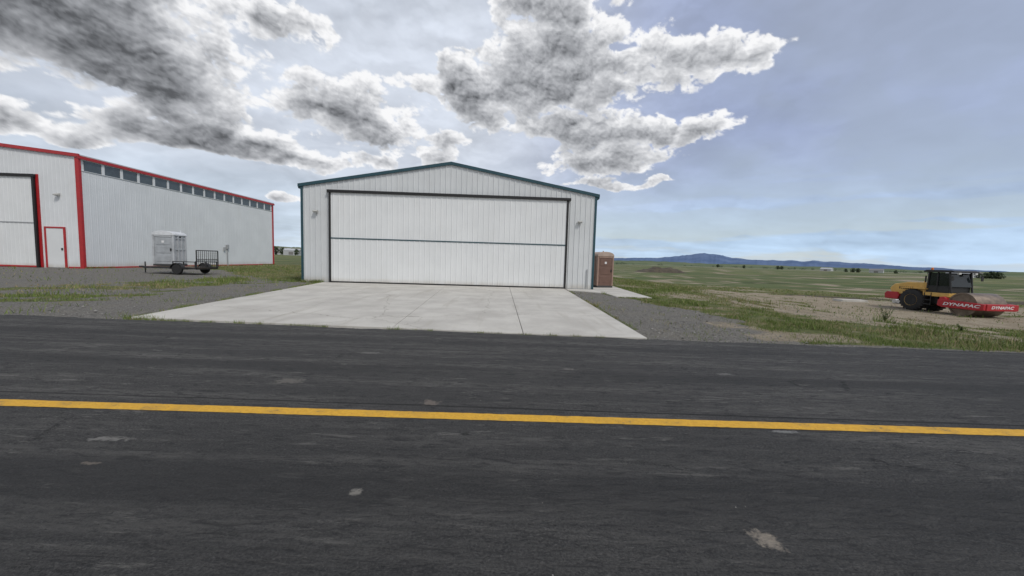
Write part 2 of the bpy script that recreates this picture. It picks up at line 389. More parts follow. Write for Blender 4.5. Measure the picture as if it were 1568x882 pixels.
xl=np.arange(-60,60,.03); v=[];f=[]
e1=.006*(fbm(xl*16,xl*0)-.5)*2; e2=.006*(fbm(xl*16,xl*0+20)-.5)*2
for x,d1_,d2_ in zip(xl,e1,e2):
    yc=3.656-.0355*x; v+=[(x,yc-.078+d1_,.004),(x,yc+.078+d2_,.004)]
for i in range(len(xl)-1): f.append((2*i,2*i+2,2*i+3,2*i+1))
mesh('yellow_line',v,f,m)

# ------------------------------------------------------------------ concrete apron
m,k,b=newmat('concrete'); p_=k.pos()
n=k.noise(p_,.8,5,.6); n2=k.noise(p_,12,5,.7); n3=k.noise(p_,70,3,.7)
c=k.mix(k.ss(n,.3,.7),(.44,.42,.385),(.56,.54,.495)); c=k.mix(k.ss(n2,.55,.8,0,.4),c,(.35,.33,.29))
c=k.mix(k.ss(k.noise(k.v('MULTIPLY',p_,(2.5,.25,1)),1,4,.6),.53,.70,0,.5),c,(.38,.355,.31))
c=k.mix(k.ss(n3,.3,.7,0,.12),c,(.2,.2,.2))
wp=k.v('ADD',p_,k.v('MULTIPLY',k.v('SUBTRACT',k.noise(p_,2,4,.6,col=True),(.5,.5,.5)),(.6,.6,0)))
ce=k.vor(wp,.16,feat='DISTANCE_TO_EDGE'); c=k.mix(k.m('MULTIPLY',k.ss(ce,.0025,.001),.45),c,(.16,.14,.11))
k.set(b.inputs['Base Color'],c); b.inputs['Roughness'].default_value=.85; b.inputs['Specular IOR Level'].default_value=.25
k.set(b.inputs['Normal'],k.bump(k.m('ADD',n2,n3),.006,.6))
conc=m
ap=empty('concrete_apron')
FX=[-8.52,-5.45,-2.35,.56,3.22]; BX=[-10.12,-6.6,-3.05,.62,3.86]; FYs=[8.80,8.50,8.24,7.93,7.74]; N=[0,.28,.60,1.0]
joint=paint('joint_soil',(.07,.06,.045),.95)
def apt(i,t): return (FX[i]+(BX[i]-FX[i])*t, FYs[i]+(21.62-FYs[i])*t)
cnt=0
for i in range(4):
    for j in range(3):
        c4=[apt(i,N[j]),apt(i+1,N[j]),apt(i+1,N[j+1]),apt(i,N[j+1])]
        cx=sum(p[0] for p in c4)/4; cy=sum(p[1] for p in c4)/4
        c4=[(p[0]+(.007 if p[0]<cx else -.007),p[1]+(.007 if p[1]<cy else -.007)) for p in c4]
        cnt+=1; prism('slab_%d'%cnt,c4,-.06,.022,conc,ap,axis='z',bevel=.006)
c4=[apt(0,0),apt(4,0),apt(4,1),apt(0,1)]
c4=[(c4[0][0]+.03,c4[0][1]+.03),(c4[1][0]-.03,c4[1][1]+.03),(c4[2][0]-.03,c4[2][1]-.03),(c4[3][0]+.03,c4[3][1]-.03)]
prism('joint_fill',c4,-.05,.004,joint,ap,axis='z')
wk=empty('concrete_walkway')
prism('slab_1',[(5.62,17.3),(7.3,17.3),(7.9,25.2),(5.62,25.2)],-.08,.02,conc,wk,axis='z',bevel=.008)
prism('slab_2',[(3.9,20.5),(5.61,19.4),(5.61,21.6),(3.9,21.6)],-.08,.02,conc,wk,axis='z',bevel=.008)

# ------------------------------------------------------------------ hangar (centre)
wallw=paint('white_metal_wall',(.60,.62,.63),.42,var=.05,scale=.7,dirt=.15,dirtcol=(.45,.42,.37),zdirt=(0,.45))
wallb=paint('white_metal_siding',(.66,.68,.695),.5,var=.05,scale=.5,dirt=.12,dirtcol=(.47,.45,.41),zdirt=(0,.6))
doorw=paint('white_metal_door',(.69,.705,.71),.4,var=.04,scale=.6,dirt=.12,dirtcol=(.48,.45,.4),zdirt=(0,.4))
teal=paint('dark_teal_trim',(.014,.058,.075),.4,var=.15)
black=paint('black_rubber',(.012,.012,.013),.6,var=.2)
roofm=paint('roof_metal',(.45,.47,.48),.4,var=.08)
greyp=paint('grey_metal',(.34,.35,.36),.45,var=.1)
hg=empty('aircraft_hangar')
HX0,HX1,HY,HD=-11.3,5.52,21.72,18.0
AX=-2.9
def htop(x): return 5.50+(7.0-5.50)*(1-abs(x-AX)/(8.42))
Tf=lambda u,o,z:(u,HY-o,z)
DX0,DX1,DT=-9.72,3.88,5.24
ribwall('front_wall_left',HX0,DX0-.02,-.05,htop,wallw,hg,Tf)
ribwall('front_wall_right',DX1+.02,HX1,-.05,htop,wallw,hg,Tf)
ribwall('front_gable',DX0-.02,DX1+.02,DT,lambda x:htop(x),wallw,hg,Tf)
ribwall('left_wall',HY,HY+HD,-.05,lambda u:5.5,wallw,hg,lambda u,o,z:(HX0-o,u,z),flip=True)
ribwall('right_wall',HY,HY+HD,-.05,lambda u:5.5,wallw,hg,lambda u,o,z:(HX1+o,u,z))
mesh('rear_wall',[(HX0,HY+HD,-.05),(HX1,HY+HD,-.05),(HX1,HY+HD,5.5),(AX,HY+HD,7.0),(HX0,HY+HD,5.5)],[(0,1,2,3,4)],wallw,hg)
def roofslab(nm,xa,za,xb,zb,t,y0,y1,mat,par): prism(nm,[(xa,za),(xb,zb),(xb,zb+t),(xa,za+t)],y0,y1,mat,par)
sl_=(7.0-5.5)/8.42
roofslab('roof_left',HX0-.15,5.5-.15*sl_+.012,AX,7.012,.06,HY-.02,HY+HD+.1,roofm,hg)
roofslab('roof_right',AX,7.012,HX1+.15,5.5-.15*sl_+.012,.06,HY-.02,HY+HD+.1,roofm,hg)
roofslab('rake_trim_left',HX0-.2,5.5-.2*sl_-.08,AX,7.0-.08,.17,HY-.10,HY-.045,teal,hg)
roofslab('rake_trim_right',AX,7.0-.08,HX1+.2,5.5-.2*sl_-.08,.17,HY-.10,HY-.045,teal,hg)
box('eave_gutter_left',HX0-.2,HX0-.06,HY-.04,HY+HD,5.30,5.46,teal,hg); box('eave_gutter_right',HX1+.06,HX1+.2,HY-.04,HY+HD,5.30,5.46,teal,hg)
box('corner_trim_left',HX0-.07,HX0+.05,HY-.05,HY+.1,-.05,5.45,teal,hg); box('corner_trim_right',HX1-.05,HX1+.07,HY-.05,HY+.1,-.05,5.45,teal,hg)
box('base_trim_left',HX0+.08,DX0-.1,HY-.045,HY,-.05,.05,greyp,hg); box('base_trim_right',DX1+.1,HX1-.07,HY-.045,HY,-.05,.05,greyp,hg)
dr=HY-.12
Td=lambda u,o,z:(u,dr-o,z)
ribwall('door_lower_leaf',DX0+.07,DX1-.07,.10,lambda u:2.53,doorw,hg,Td,depth=.02)
ribwall('door_upper_leaf',DX0+.07,DX1-.07,2.59,lambda u:5.12,doorw,hg,Td,depth=.02)
box('door_middle_trim',DX0+.06,DX1-.06,dr-.03,dr+.04,2.53,2.59,teal,hg)
box('door_bottom_seal',DX0+.06,DX1-.06,dr-.03,dr+.04,.025,.10,black,hg)
box('door_header',DX0-.12,DX1+.16,dr-.10,HY-.036,5.12,5.27,black,hg,bevel=.01)
box('door_jamb_left',DX0-.03,DX0+.06,dr-.05,HY-.036,-.02,5.12,black,hg)
box('door_jamb_right',DX1-.06,DX1+.04,dr-.05,HY-.036,-.02,5.12,black,hg)
box('door_backing',DX0-.02,DX1+.02,dr+.05,HY+.02,-.02,5.2,greyp,hg)
glass=paint('lamp_lens',(.5,.5,.48),.2)
bronze=paint('lamp_housing',(.42,.42,.40),.5)
for nm,x,zz_ in (('left',-10.5,4.02),('right',4.62,3.92)):
    box('wall_lamp_base_'+nm,x-.07,x+.07,HY-.08,HY-.034,zz_-.03,zz_+.10,bronze,hg,.01)
    prism('wall_lamp_head_'+nm,[(HY-.24,zz_-.01),(HY-.24,zz_+.03),(HY-.08,zz_+.09),(HY-.08,zz_-.04)],x-.12,x+.12,bronze,hg,axis='x')
    box('wall_lamp_lens_'+nm,x-.09,x+.09,HY-.22,HY-.11,zz_-.055,zz_-.035,glass,hg)
box('electrical_conduit',5.15,5.19,HY-.075,HY-.036,.1,1.2,greyp,hg)

# ------------------------------------------------------------------ left hangar
red=paint('red_trim',(.40,.016,.020),.4,var=.12)
win=paint('window_glass',(.05,.065,.075),.12,var=.3,scale=1.2,spec=.8)
lg=empty('red_trimmed_hangar')
LX,LY,LY1=-31.7,29.4,53.2; LW=26.; lax=LX-LW/2
LE=8.35
def ltop(x): return LE+.10*(LX-x) if x>lax else LE+.10*(x-(LX-LW))
Tl=lambda u,o,z:(u,LY-o,z)
ribwall('front_wall_right',-34.75,LX,-.05,ltop,wallb,lg,Tl,depth=.02)
ribwall('front_gable',-54.,-34.75,6.95,ltop,wallb,lg,Tl,depth=.02)
ribwall('front_wall_left',LX-LW,-54.,-.05,ltop,wallb,lg,Tl,depth=.02)
Ts=lambda u,o,z:(LX+o,u,z)
ribwall('side_wall',LY,LY1,-.05,lambda u:7.38,wallb,lg,Ts,depth=.010,pitch=.45)
ribwall('far_side_wall',LY,LY1,-.05,lambda u:8.35,wallb,lg,lambda u,o,z:(LX-LW-o,u,z),flip=True)
mesh('rear_wall',[(LX-LW,LY1,-.05),(LX,LY1,-.05),(LX,LY1,LE),(lax,LY1,LE+.1*LW/2),(LX-LW,LY1,LE)],[(0,1,2,3,4)],wallb,lg)
box('window_band_backing',LX-.12,LX-.04,LY+.05,LY1-.05,7.30,8.35,wallb,lg)
nw_=16; pw=(LY1-LY-.7)/nw_
for i in range(nw_):
    y0=LY+.35+i*pw
    box('window_%d'%(i+1),LX-.03,LX+.01,y0+.02,y0+pw-.22,7.38,8.15,win,lg)
    box('window_mullion_%d'%(i+1),LX-.03,LX+.035,y0+pw-.22,y0+pw+.0,7.38,8.16,wallb,lg)
box('window_sill',LX-.03,LX+.05,LY,LY1,7.345,7.38,wallb,lg); box('window_head',LX-.03,LX+.05,LY,LY1,8.15,8.2,wallb,lg)
box('eave_fascia',LX-.03,LX+.16,LY-.1,LY1+.15,8.2,8.42,red,lg)
prism('roof',[(LX+.12,LE+.08),(lax,LE+.1*LW/2+.09),(LX-LW-.12,LE+.08),(LX-LW-.12,LE+.16),(lax,LE+.1*LW/2+.19),(LX+.12,LE+.16)],LY+.0,LY1+.1,roofm,lg)
roofslab('rake_trim_right',lax,LE+.1*LW/2-.03,LX+.15,LE-.045,.24,LY-.14,LY-.045,red,lg)
roofslab('rake_trim_left',LX-LW-.15,LE-.045,lax,LE+.1*LW/2-.03,.24,LY-.14,LY-.045,red,lg)
box('corner_trim',LX-.22,LX+.06,LY-.07,LY+.10,-.05,8.3,red,lg); box('rear_corner_trim',LX-.1,LX+.07,LY1-.22,LY1+.03,-.05,8.19,red,lg)
box('base_trim_side',LX-.02,LX+.05,LY+.11,LY1-.23,-.05,.10,red,lg); box('base_trim_front',-32.8,LX-.3,LY-.05,LY,-.05,.1,red,lg)
ribwall('main_door_leaf',-54,-34.95,.12,lambda u:6.72,doorw,lg,lambda u,o,z:(u,LY-.14-o,z),depth=.02)
box('main_door_header',-54.1,-34.75,LY-.25,LY-.04,6.72,6.92,black,lg); box('main_door_jamb',-34.95,-34.80,LY-.22,LY-.04,0,6.72,black,lg)
box('main_door_red_jamb',-34.79,-34.65,LY-.08,LY,0,6.95,red,lg); box('main_door_seal',-54,-34.96,LY-.18,LY-.1,0,.12,red,lg)
box('main_door_mid_rail',-54,-34.96,LY-.185,LY-.12,3.32,3.38,greyp,lg)
box('main_door_backing',-54,-34.8,LY-.1,LY-.05,0,6.8,greyp,lg)
box('side_door_leaf',-34.28,-33.02,LY-.06,LY-.04,.02,2.98,doorw,lg)
box('side_door_frame_left',-34.40,-34.28,LY-.09,LY-.02,0,3.09,red,lg); box('side_door_frame_right',-33.02,-32.90,LY-.09,LY-.02,0,3.09,red,lg)
box('side_door_frame_top',-34.28,-33.02,LY-.09,LY-.02,2.98,3.09,red,lg)
box('side_door_handle',-33.2,-33.12,LY-.12,LY-.06,1.35,1.5,black,lg)
box('wall_lamp_base',-33.35,-33.15,LY-.12,LY-.03,5.45,5.6,bronze,lg); prism('wall_lamp_head',[(LY-.3,5.44),(LY-.3,5.48),(LY-.12,5.57),(LY-.12,5.40)],-33.4,-33.1,bronze,lg,axis='x')
box('meter_box',LX+.05,LX+.2,44.1,44.4,1.9,2.4,greyp,lg,.02); box('meter_conduit',LX+.05,LX+.12,44.2,44.3,0,1.9,greyp,lg); box('meter_panel',LX+.05,LX+.15,43.7,43.9,1.7,2.1,greyp,lg)

# ------------------------------------------------------------------ portable toilets
skid=paint('skid',(.05,.05,.05),.8); signw=paint('sign_white',(.7,.7,.7),.5)
def toilet(loc,rz,body,doorm,roof):
    e=empty('portable_toilet',loc,rz)
    W=.56;H=2.0
    box('skid_base',-W,W,-.6,.6,0,.12,skid,e,.01)
    box('body_core',-W+.03,W-.03,-.55,.57,.12,H,body,e)
    for sx in(-1,1):
        for yy in(-.50,-.17,.16,.49):
            x0,x1=sorted((sx*(W-.03),sx*(W+.015))); box('side_rib_%d'%int(yy*100+sx),x0,x1,yy-.05,yy+.05,.14,H-.02,body,e,.008)
        for zz_ in(.16,1.05,1.78):
            x0,x1=sorted((sx*(W-.03),sx*(W+.005))); box('side_rail_%d'%int(zz_*100+sx),x0,x1,-.45,.44,zz_,zz_+.08,body,e,.006)
        for q in range(5):
            x0,x1=sorted((sx*(W-.03),sx*(W-.015))); box('vent_%d_%d'%(q,sx),x0,x1,-.10,.10,1.88+q*.02,1.888+q*.02,black,e)
    for xx in(-W+.03,W-.03): box('door_post_%d'%int(xx*10),xx-.05,xx+.05,-.60,-.54,.12,H,body,e,.012)
    box('door_head',-W+.09,W-.09,-.60,-.54,H-.10,H,body,e,.01)
    box('door_leaf',-W+.09,W-.09,-.575,-.552,.14,H-.11,doorm,e)
    for zz_ in(.3,.85,1.4): box('door_panel_%d'%int(zz_*100),-W+.18,W-.18,-.59,-.574,zz_,zz_+.42,doorm,e,.015)
    box('door_latch',W-.19,W-.12,-.615,-.58,1.0,1.16,black,e,.005); box('door_sign',-.07,.07,-.60,-.591,1.52,1.66,signw,e)
    n=14; pts=[(-W-.03,H),(W+.03,H)]+[((W+.03)*math.cos(math.pi*i/n),H+.06+.24*math.sin(math.pi*i/n)) for i in range(n+1)]
    prism('roof_dome',pts,-.62,.60,roof,e,bevel=.02)
    rod('vent_pipe',(W-.2,.42,H+.05),(W-.2,.42,H+.38),.045,roof,e,12)
    return e
tan=paint('tan_plastic',(.30,.20,.16),.5,var=.12,dirt=.1); tand=paint('brown_plastic',(.15,.085,.065),.5); tanr=paint('pale_tan_plastic',(.40,.31,.26),.5)
grw=paint('grey_white_plastic',(.44,.46,.48),.5,var=.15,dirt=.25,dirtcol=(.25,.24,.22)); grd=paint('grey_plastic',(.34,.36,.38),.5,var=.15); grr=paint('pale_roof_plastic',(.62,.64,.66),.45)
toilet((6.66,24.1,.02),math.radians(14),tan,tand,tanr)
toilet((-23.0,26.75,.50),math.radians(8),grw,grd,grr).scale=(1.12,1.12,1.04)

# ------------------------------------------------------------------ utility trailer
steel=paint('dark_steel',(.025,.025,.027),.5,var=.3,dirt=.2); tyre=paint('tyre_rubber',(.02,.02,.021),.85,var=.25,dirt=.35,dirtcol=(.10,.09,.075)); rim=paint('wheel_rim',(.35,.35,.36),.35,metal=.6)
wood=paint('deck_wood',(.16,.12,.085),.85)
tr=empty('utility_trailer',(-21.9,26.3,0),math.radians(-4))
box('deck',-1.75,1.75,-.8,.85,.42,.47,wood,tr)
for y in(-.85,.87): box('side_rail_%d'%int(y*10),-1.8,1.8,y-.04,y+.04,.36,.48,steel,tr); box('top_rail_%d'%int(y*10),.2,1.8,y-.025,y+.025,.82,.87,steel,tr)
for x in(-1.78,0,1.78): box('cross_%d'%int(x*10),x-.04,x+.04,-.8,.85,.34,.419,steel,tr)
for y in(-.85,.87):
    for x in(.22,.95,1.75): box('stake_%d_%d'%(int(x*10),int(y*10)),x-.025,x+.025,y-.022,y+.022,.48,.82,steel,tr)
for y in(-1.05,1.05):
    lathe('tyre_%d'%int(y*10),[(.17,-.10),(.31,-.10),(.345,-.06),(.345,.06),(.31,.10),(.17,.10)],(.72,y,.345),'y',tyre,tr,28)
    lathe('rim_%d'%int(y*10),[(.02,-.07),(.16,-.075),(.175,-.09),(.175,.09),(.16,.07),(.02,.07)],(.72,y,.345),'y',rim,tr,20)
    pts=[(.72+.43*math.cos(math.pi*i/10),.36+.40*math.sin(math.pi*i/10)) for i in range(11)]; pts+= [(.72+.41*math.cos(math.pi*i/10),.36+.38*math.sin(math.pi*i/10)) for i in range(10,-1,-1)]
    prism('fender_%d'%int(y*10),pts,y-.13,y+.13,steel,tr)
rod('axle',(.72,-1,.34),(.72,1,.34),.03,steel,tr)
for y in(-.5,.5): rod('tongue_%d'%int(y*10),(-1.75,y,.38),(-2.8,0,.38),.04,steel,tr)
rod('jack',(-2.6,0,.0),(-2.6,0,.75),.035,steel,tr); box('coupler',-3.0,-2.75,-.06,.06,.36,.46,steel,tr)
for z_ in(.48,1.0,1.62): rod('gate_rail_%d'%int(z_*100),(1.85,-.85,z_),(1.85,.87,z_),.03,steel,tr)
for i in range(12): 
    y=-.85+1.72*i/11; rod('gate_bar_%d'%i,(1.85,y,.48),(1.85,y,1.62),.014 if i not in(0,11) else .035,steel,tr)
for i in range(8): rod('gate_mesh_%d'%i,(1.85,-.85,.55+.13*i),(1.85,.87,.55+.13*i),.006,steel,tr,5)

# ------------------------------------------------------------------ road roller
yel=paint('machine_yellow',(.62,.38,.10),.4,var=.1,dirt=.25,dirtcol=(.33,.26,.16)); rred=paint('machine_red',(.40,.016,.025),.4,var=.12,dirt=.2,dirtcol=(.24,.11,.08))
cabg=paint('cab_glass',(.012,.016,.018),.08,var=.1,spec=.5); cabb=paint('cab_black',(.015,.015,.016),.45); drum=paint('drum_steel',(.20,.155,.12),.45,metal=.5,var=.3,dirt=.5,dirtcol=(.20,.15,.10)); amber=paint('amber_beacon',(.7,.18,.02),.3)
whitep=paint('lettering_white',(.75,.75,.75),.5)
rl=empty('road_roller',(31.35,26.1,float(gz(31.35,24.5))-.01),math.radians(-90)+.03)
for y in(-.82,.82):
    prof=[(.40,-.25),(.66,-.26),(.74,-.22),(.775,-.12),(.775,.12),(.74,.22),(.66,.26),(.40,.25)]
    lathe('rear_tyre_%d'%int(y*10),prof,(0,y,.775),'y',tyre,rl,36)
    for i in range(22):
        a_=2*math.pi*i/22; ca2,sa2=math.cos(a_),math.sin(a_)
        for sgn in(-1,1):
            o=box('lug_%d_%d_%d'%(i,sgn,int(y*10)),-.045,.045,.0,.24,-.02,.03,tyre,rl)
            o.matrix_local=Matrix.Translation((.775*ca2*.985,y,.775+.775*sa2*.985))@Matrix.Rotation(-a_+math.pi/2,4,'Y')@Matrix.Rotation(.45*sgn,4,'Z')@Matrix.Scale(sgn,4,(0,1,0))
    lathe('rear_rim_%d'%int(y*10),[(.03,-.20),(.12,-.21),(.14,-.14),(.34,-.17),(.41,-.262),(.41,.262),(.34,.17),(.14,.14),(.12,.21),(.03,.20)],(0,y,.775),'y',yel,rl,28)
rod('rear_axle',(0,-.8,.775),(0,.8,.775),.13,steel,rl,14)
prism('engine_hood',[(-1.62,1.22),(-1.72,1.55),(-1.45,1.86),(-.6,2.05),(.72,2.10),(.72,1.2),(.35,1.1),(-1.3,1.1)],-.78,.78,yel,rl,bevel=.06)
for i in range(7): box('hood_louvre_%d'%i,-1.05+.14*i,-.99+.14*i,-.795,-.775,1.52,1.70,cabb,rl)
for i in range(5): box('rear_grille_%d'%i,-1.66,-1.60,-.5,.5,1.2+.06*i,1.23+.06*i,cabb,rl)
box('rear_fender_r',-.75,.8,-1.05,-.785,1.60,1.66,yel,rl,.015); box('rear_fender_l',-.75,.8,.785,1.05,1.60,1.66,yel,rl,.015)
prism('rear_counterweight',[(-1.95,.72),(-2.0,1.1),(-1.85,1.26),(-1.1,1.26),(-.95,1.0),(-1.05,.7)],-.88,.88,rred,rl,bevel=.04)
box('rear_frame',-1.0,1.2,-.5,.5,.6,1.18,cabb,rl,.03)
rod('exhaust',(-.3,.35,2.0),(-.3,.35,2.55),.05,cabb,rl,12)
box('platform',.62,2.15,-.95,.92,1.15,1.42,yel,rl,.02)
box('cab_lower',.72,2.0,-.80,.80,1.42,1.85,cabb,rl,.03)
prism('cab_glazing',[(.76,1.85),(.80,2.80),(1.92,2.80),(2.10,1.85)],-.76,.76,cabg,rl,bevel=.02)
for y in(-.79,.79):
    rod('post_rear_%d'%int(y*10),(.74,y,1.42),(.78,y,2.85),.055,cabb,rl); rod('post_mid_%d'%int(y*10),(1.3,y,1.42),(1.3,y,2.85),.04,cabb,rl); rod('post_front_%d'%int(y*10),(2.12,y,1.42),(1.95,y,2.85),.055,cabb,rl)
    rod('sill_%d'%int(y*10),(.74,y,1.86),(2.08,y,1.86),.03,cabb,rl)
prism('cab_roof',[(.52,2.83),(.52,2.93),(.7,3.0),(2.1,3.0),(2.28,2.93),(2.28,2.83)],-.94,.94,cabb,rl,bevel=.03)
lathe('beacon',[(.02,0),(.07,0),(.065,.13),(.03,.16)],(.7,-.5,3.0),'z',amber,rl,14)
for y in(-.6,.6): box('work_lamp_%d'%int(y*10),2.27,2.37,y-.09,y+.09,2.72,2.84,glass,rl,.01)
for y in(-.98,.98): rod('mirror_arm_%d'%int(y*10),(2.1,y*.82,2.6),(2.35,y*1.1,2.6),.015,cabb,rl); box('mirror_%d'%int(y*10),2.33,2.37,y*1.1-.08,y*1.1+.08,2.3,2.62,cabb,rl,.01)
for i in range(3): box('step_%d'%i,.75,1.15,-1.0,-.9,.55+.3*i,.59+.3*i,steel,rl)
for x in(.75,1.15): rod('step_rail_%d'%int(x*100),(x,-.97,.5),(x,-.97,1.4),.02,steel,rl)
rod('handrail_v',(.62,-.9,1.42),(.62,-.9,2.2),.02,yel,rl)
box('articulation',1.15,1.95,-.3,.3,.55,1.15,cabb,rl,.03)
prism('frame_rear_cross',[(1.75,.55),(1.75,1.15),(2.0,1.2),(2.12,1.1),(2.12,.55)],-1.12,1.12,rred,rl,bevel=.03)
for y in(-1.13,1.13):
    prism('frame_side_beam_%d'%int(y*10),[(1.72,.58),(1.75,.98),(2.1,1.02),(3.9,.92),(4.15,.9),(4.15,.52),(3.9,.48),(2.0,.48)],y-.09,y+.09,rred,rl,bevel=.03)
box('frame_front_cross',3.93,4.19,-1.04,1.04,.5,.92,rred,rl,.03)
lathe('drum',[(.05,-1.0),(.66,-1.0),(.68,-1.03),(.765,-1.03),(.77,-1.0),(.77,1.0),(.765,1.03),(.68,1.03),(.66,1.0),(.05,1.0)],(2.95,0,.77),'y',drum,rl,64)
rod('drum_hub',(2.95,-1.05,.77),(2.95,1.05,.77),.22,cabb,rl,20)
box('scraper',3.78,3.84,-1.0,1.0,.6,.9,steel,rl)
def text(nm,body,size,mat,par,M4,sx=1.5):
    cu=bpy.data.curves.new(nm,'FONT'); cu.body=body; cu.size=size; cu.extrude=.004; cu.offset=.006; cu.align_x='CENTER'; cu.align_y='CENTER'; cu.shear=.25
    o=bpy.data.objects.new(nm,cu); scene.collection.objects.link(o); dgx=bpy.context.evaluated_depsgraph_get(); dgx.update()
    me=bpy.data.meshes.new_from_object(o.evaluated_get(dgx)); bpy.data.objects.remove(o)
    o=bpy.data.objects.new(nm,me); scene.collection.objects.link(o); me.materials.append(mat); o.parent=par; o.matrix_local=M4@Matrix.Scale(sx,4,(1,0,0)); return o
text('side_lettering','DYNAPAC',.27,whitep,rl,Matrix.Translation((3.0,-1.226,.73))@Matrix.Rotation(math.pi/2,4,'X'),1.5)
text('front_lettering','DYNAPAC',.25,whitep,rl,Matrix.Translation((4.196,0,.71))@Matrix(((0,0,1,0),(1,0,0,0),(0,1,0,0),(0,0,0,1))),1.3)

# ------------------------------------------------------------------ hills & far things
def ridge(name,pts,R,depth,col1,col2,rough_amp,zbase=-20,seed=0,sc=.004):
    azs=np.arange(pts[0][0],pts[-1][0],.12); els=np.interp(azs,[p[0] for p in pts],[p[1] for p in pts])
    els=els+rough_amp*(fbm(azs*.9+seed,azs*0+seed)-.5)
    rows=[0,.25,.5,.75,1.0,1.6]; v=[];f=[]
    n=len(azs)
    for t in rows:
        rr=R+depth*(t-1)
        for i,(aa,ee) in enumerate(zip(azs,els)):
            h=(math.tan(math.radians(max(ee,.0)))*R+1.6)
            s_=math.sin(min(t,1)*math.pi/2)**1.3 if t<=1 else .6
            hh=zbase+(h-zbase)*s_ + (h*.25*(fbm(np.array([aa*2.]),np.array([t*5.+seed]))[0]-.5) if 0<t<1 else 0)
            v.append((rr*math.sin(math.radians(aa)),rr*math.cos(math.radians(aa)),hh))
    for j in range(len(rows)-1):
        for i in range(n-1): f.append((j*n+i,j*n+i+1,(j+1)*n+i+1,(j+1)*n+i))
    m,k,b=newmat(name); p_=k.pos(); nn=k.noise(p_,sc,6,.6); k.set(b.inputs['Base Color'],k.mix(k.ss(nn,.35,.65),col1,col2)); b.inputs['Roughness'].default_value=1; b.inputs['Specular IOR Level'].default_value=0
    return mesh(name,v,f,m,smooth=True)
ridge('distant_mountains',[(8,.2),(13,.55),(17.3,.85),(20,.85),(22.7,.92),(25,1.15),(27,1.42),(29.4,1.75),(31,1.55),(33,1.15),(36.2,.95),(39,.95),(42.5,1.0),(45,.8),(49.3,.55),(54,.35),(62,.25)],13000,3500,(.09,.135,.235),(.125,.175,.285),.22,sc=.0012)  # blue-grey distance haze is baked into both mountain colours
ridge('far_hills',[(4,.2),(12,.38),(18,.42),(22,.5),(26,.42),(30,.30),(36,.35),(42,.30),(50,.26),(58,.3),(70,.3),(85,.2)],3500,1500,(.095,.13,.08),(.16,.18,.115),.12,seed=3,sc=.004)
ridge('far_hills',[(-85,.3),(-60,.7),(-40,.9),(-31,.95),(-28,.85),(-24,.6),(-12,.4),(4,.2)],2500,1500,(.11,.14,.085),(.19,.19,.13),.2,seed=9,sc=.006)

v=[];f=[];nu,nv_=40,12
for j in range(nv_):
    for i in range(nu):
        u=i/(nu-1)*2-1; t=j/(nv_-1)*2-1
        h=max(0,(1-u*u))*max(0,1-t*t)*(.5+1.0*fbm(np.array([u*6+9.]),np.array([t*2+3.]))[0])
        v.append((u*9,t*5,h*2.0-.1))
for j in range(nv_-1):
    for i in range(nu-1): f.append((j*nu+i,j*nu+i+1,(j+1)*nu+i+1,(j+1)*nu+i))
o=mesh('soil_stockpile',v,f,paint('stockpile_soil',(.08,.065,.045),.95,var=.4,scale=.8,bump=.1),smooth=True); o.location=(58,131,float(gz(58,131)))

pipe=paint('white_pipe',(.55,.55,.53),.5,var=.1)
pst=empty('pipe_stack'); zz_=float(gz(38,30))
for i in range(4): rod('pipe_%d'%i,(34.8,30.2+.34*i,zz_+.2),(46,33.5+.34*i,zz_+.2),.16,pipe,pst,12)
for i in range(2): rod('pipe_upper_%d'%i,(35.2,30.5+.34*i,zz_+.48),(46.2,33.8+.34*i,zz_+.48),.16,pipe,pst,12)
cs=empty('concrete_slab_stack'); zz_=float(gz(31,32))
for i in range(2): prism('slab_%d'%i,[(30.2+.2*i,31.5),(32.6,31.3+.1*i),(32.9,32.4),(30.4+.1*i,32.6)],zz_-.05+.11*i,zz_+.055+.11*i,conc,cs,axis='z')

hw=paint('house_white',(.42,.43,.44),.6); hr=paint('house_roof',(.2,.19,.19),.7)
def house(az,R,wd,ht,dp,zb,metal=True):
    x=R*math.sin(math.radians(az));y=R*math.cos(math.radians(az))
    e=empty('farm_building',(x,y,zb),-math.radians(az)+random.uniform(-.5,.5))
    box('walls',-wd/2,wd/2,-dp/2,dp/2,-3,ht,hw,e)
    prism('roof',[(-dp/2-.3,ht),(dp/2+.3,ht),(0,ht+dp*.22)],-wd/2-.3,wd/2+.3,hr if not metal else hw,e,axis='x')
    box('door',-wd*.15,wd*.15,-dp/2-.05,-dp/2,0,ht*.7,hr,e)
for az2,R_,w_,h_,d_,zb_,mt_ in ((52.4,420,12,3,7,-1.5,True),(53.1,450,9,3,7,-1.2,False),(46.5,820,16,4,10,-1.,False),(42.3,1000,18,4,12,-1,True),(-28.6,420,14,4,9,.5,True),(-30.2,520,12,4,9,1.5,False),(-29.5,700,16,5,10,3,True),(-27.6,800,18,5,10,3,True)):
    house(az2,R_,w_,h_,d_,zb_,mt_)
leaf,k,b=newmat('foliage'); at=k.attr('col'); k.set(b.inputs['Base Color'],at.outputs['Color']); b.inputs['Roughness'].default_value=.8; b.inputs['Specular IOR Level'].default_value=.2
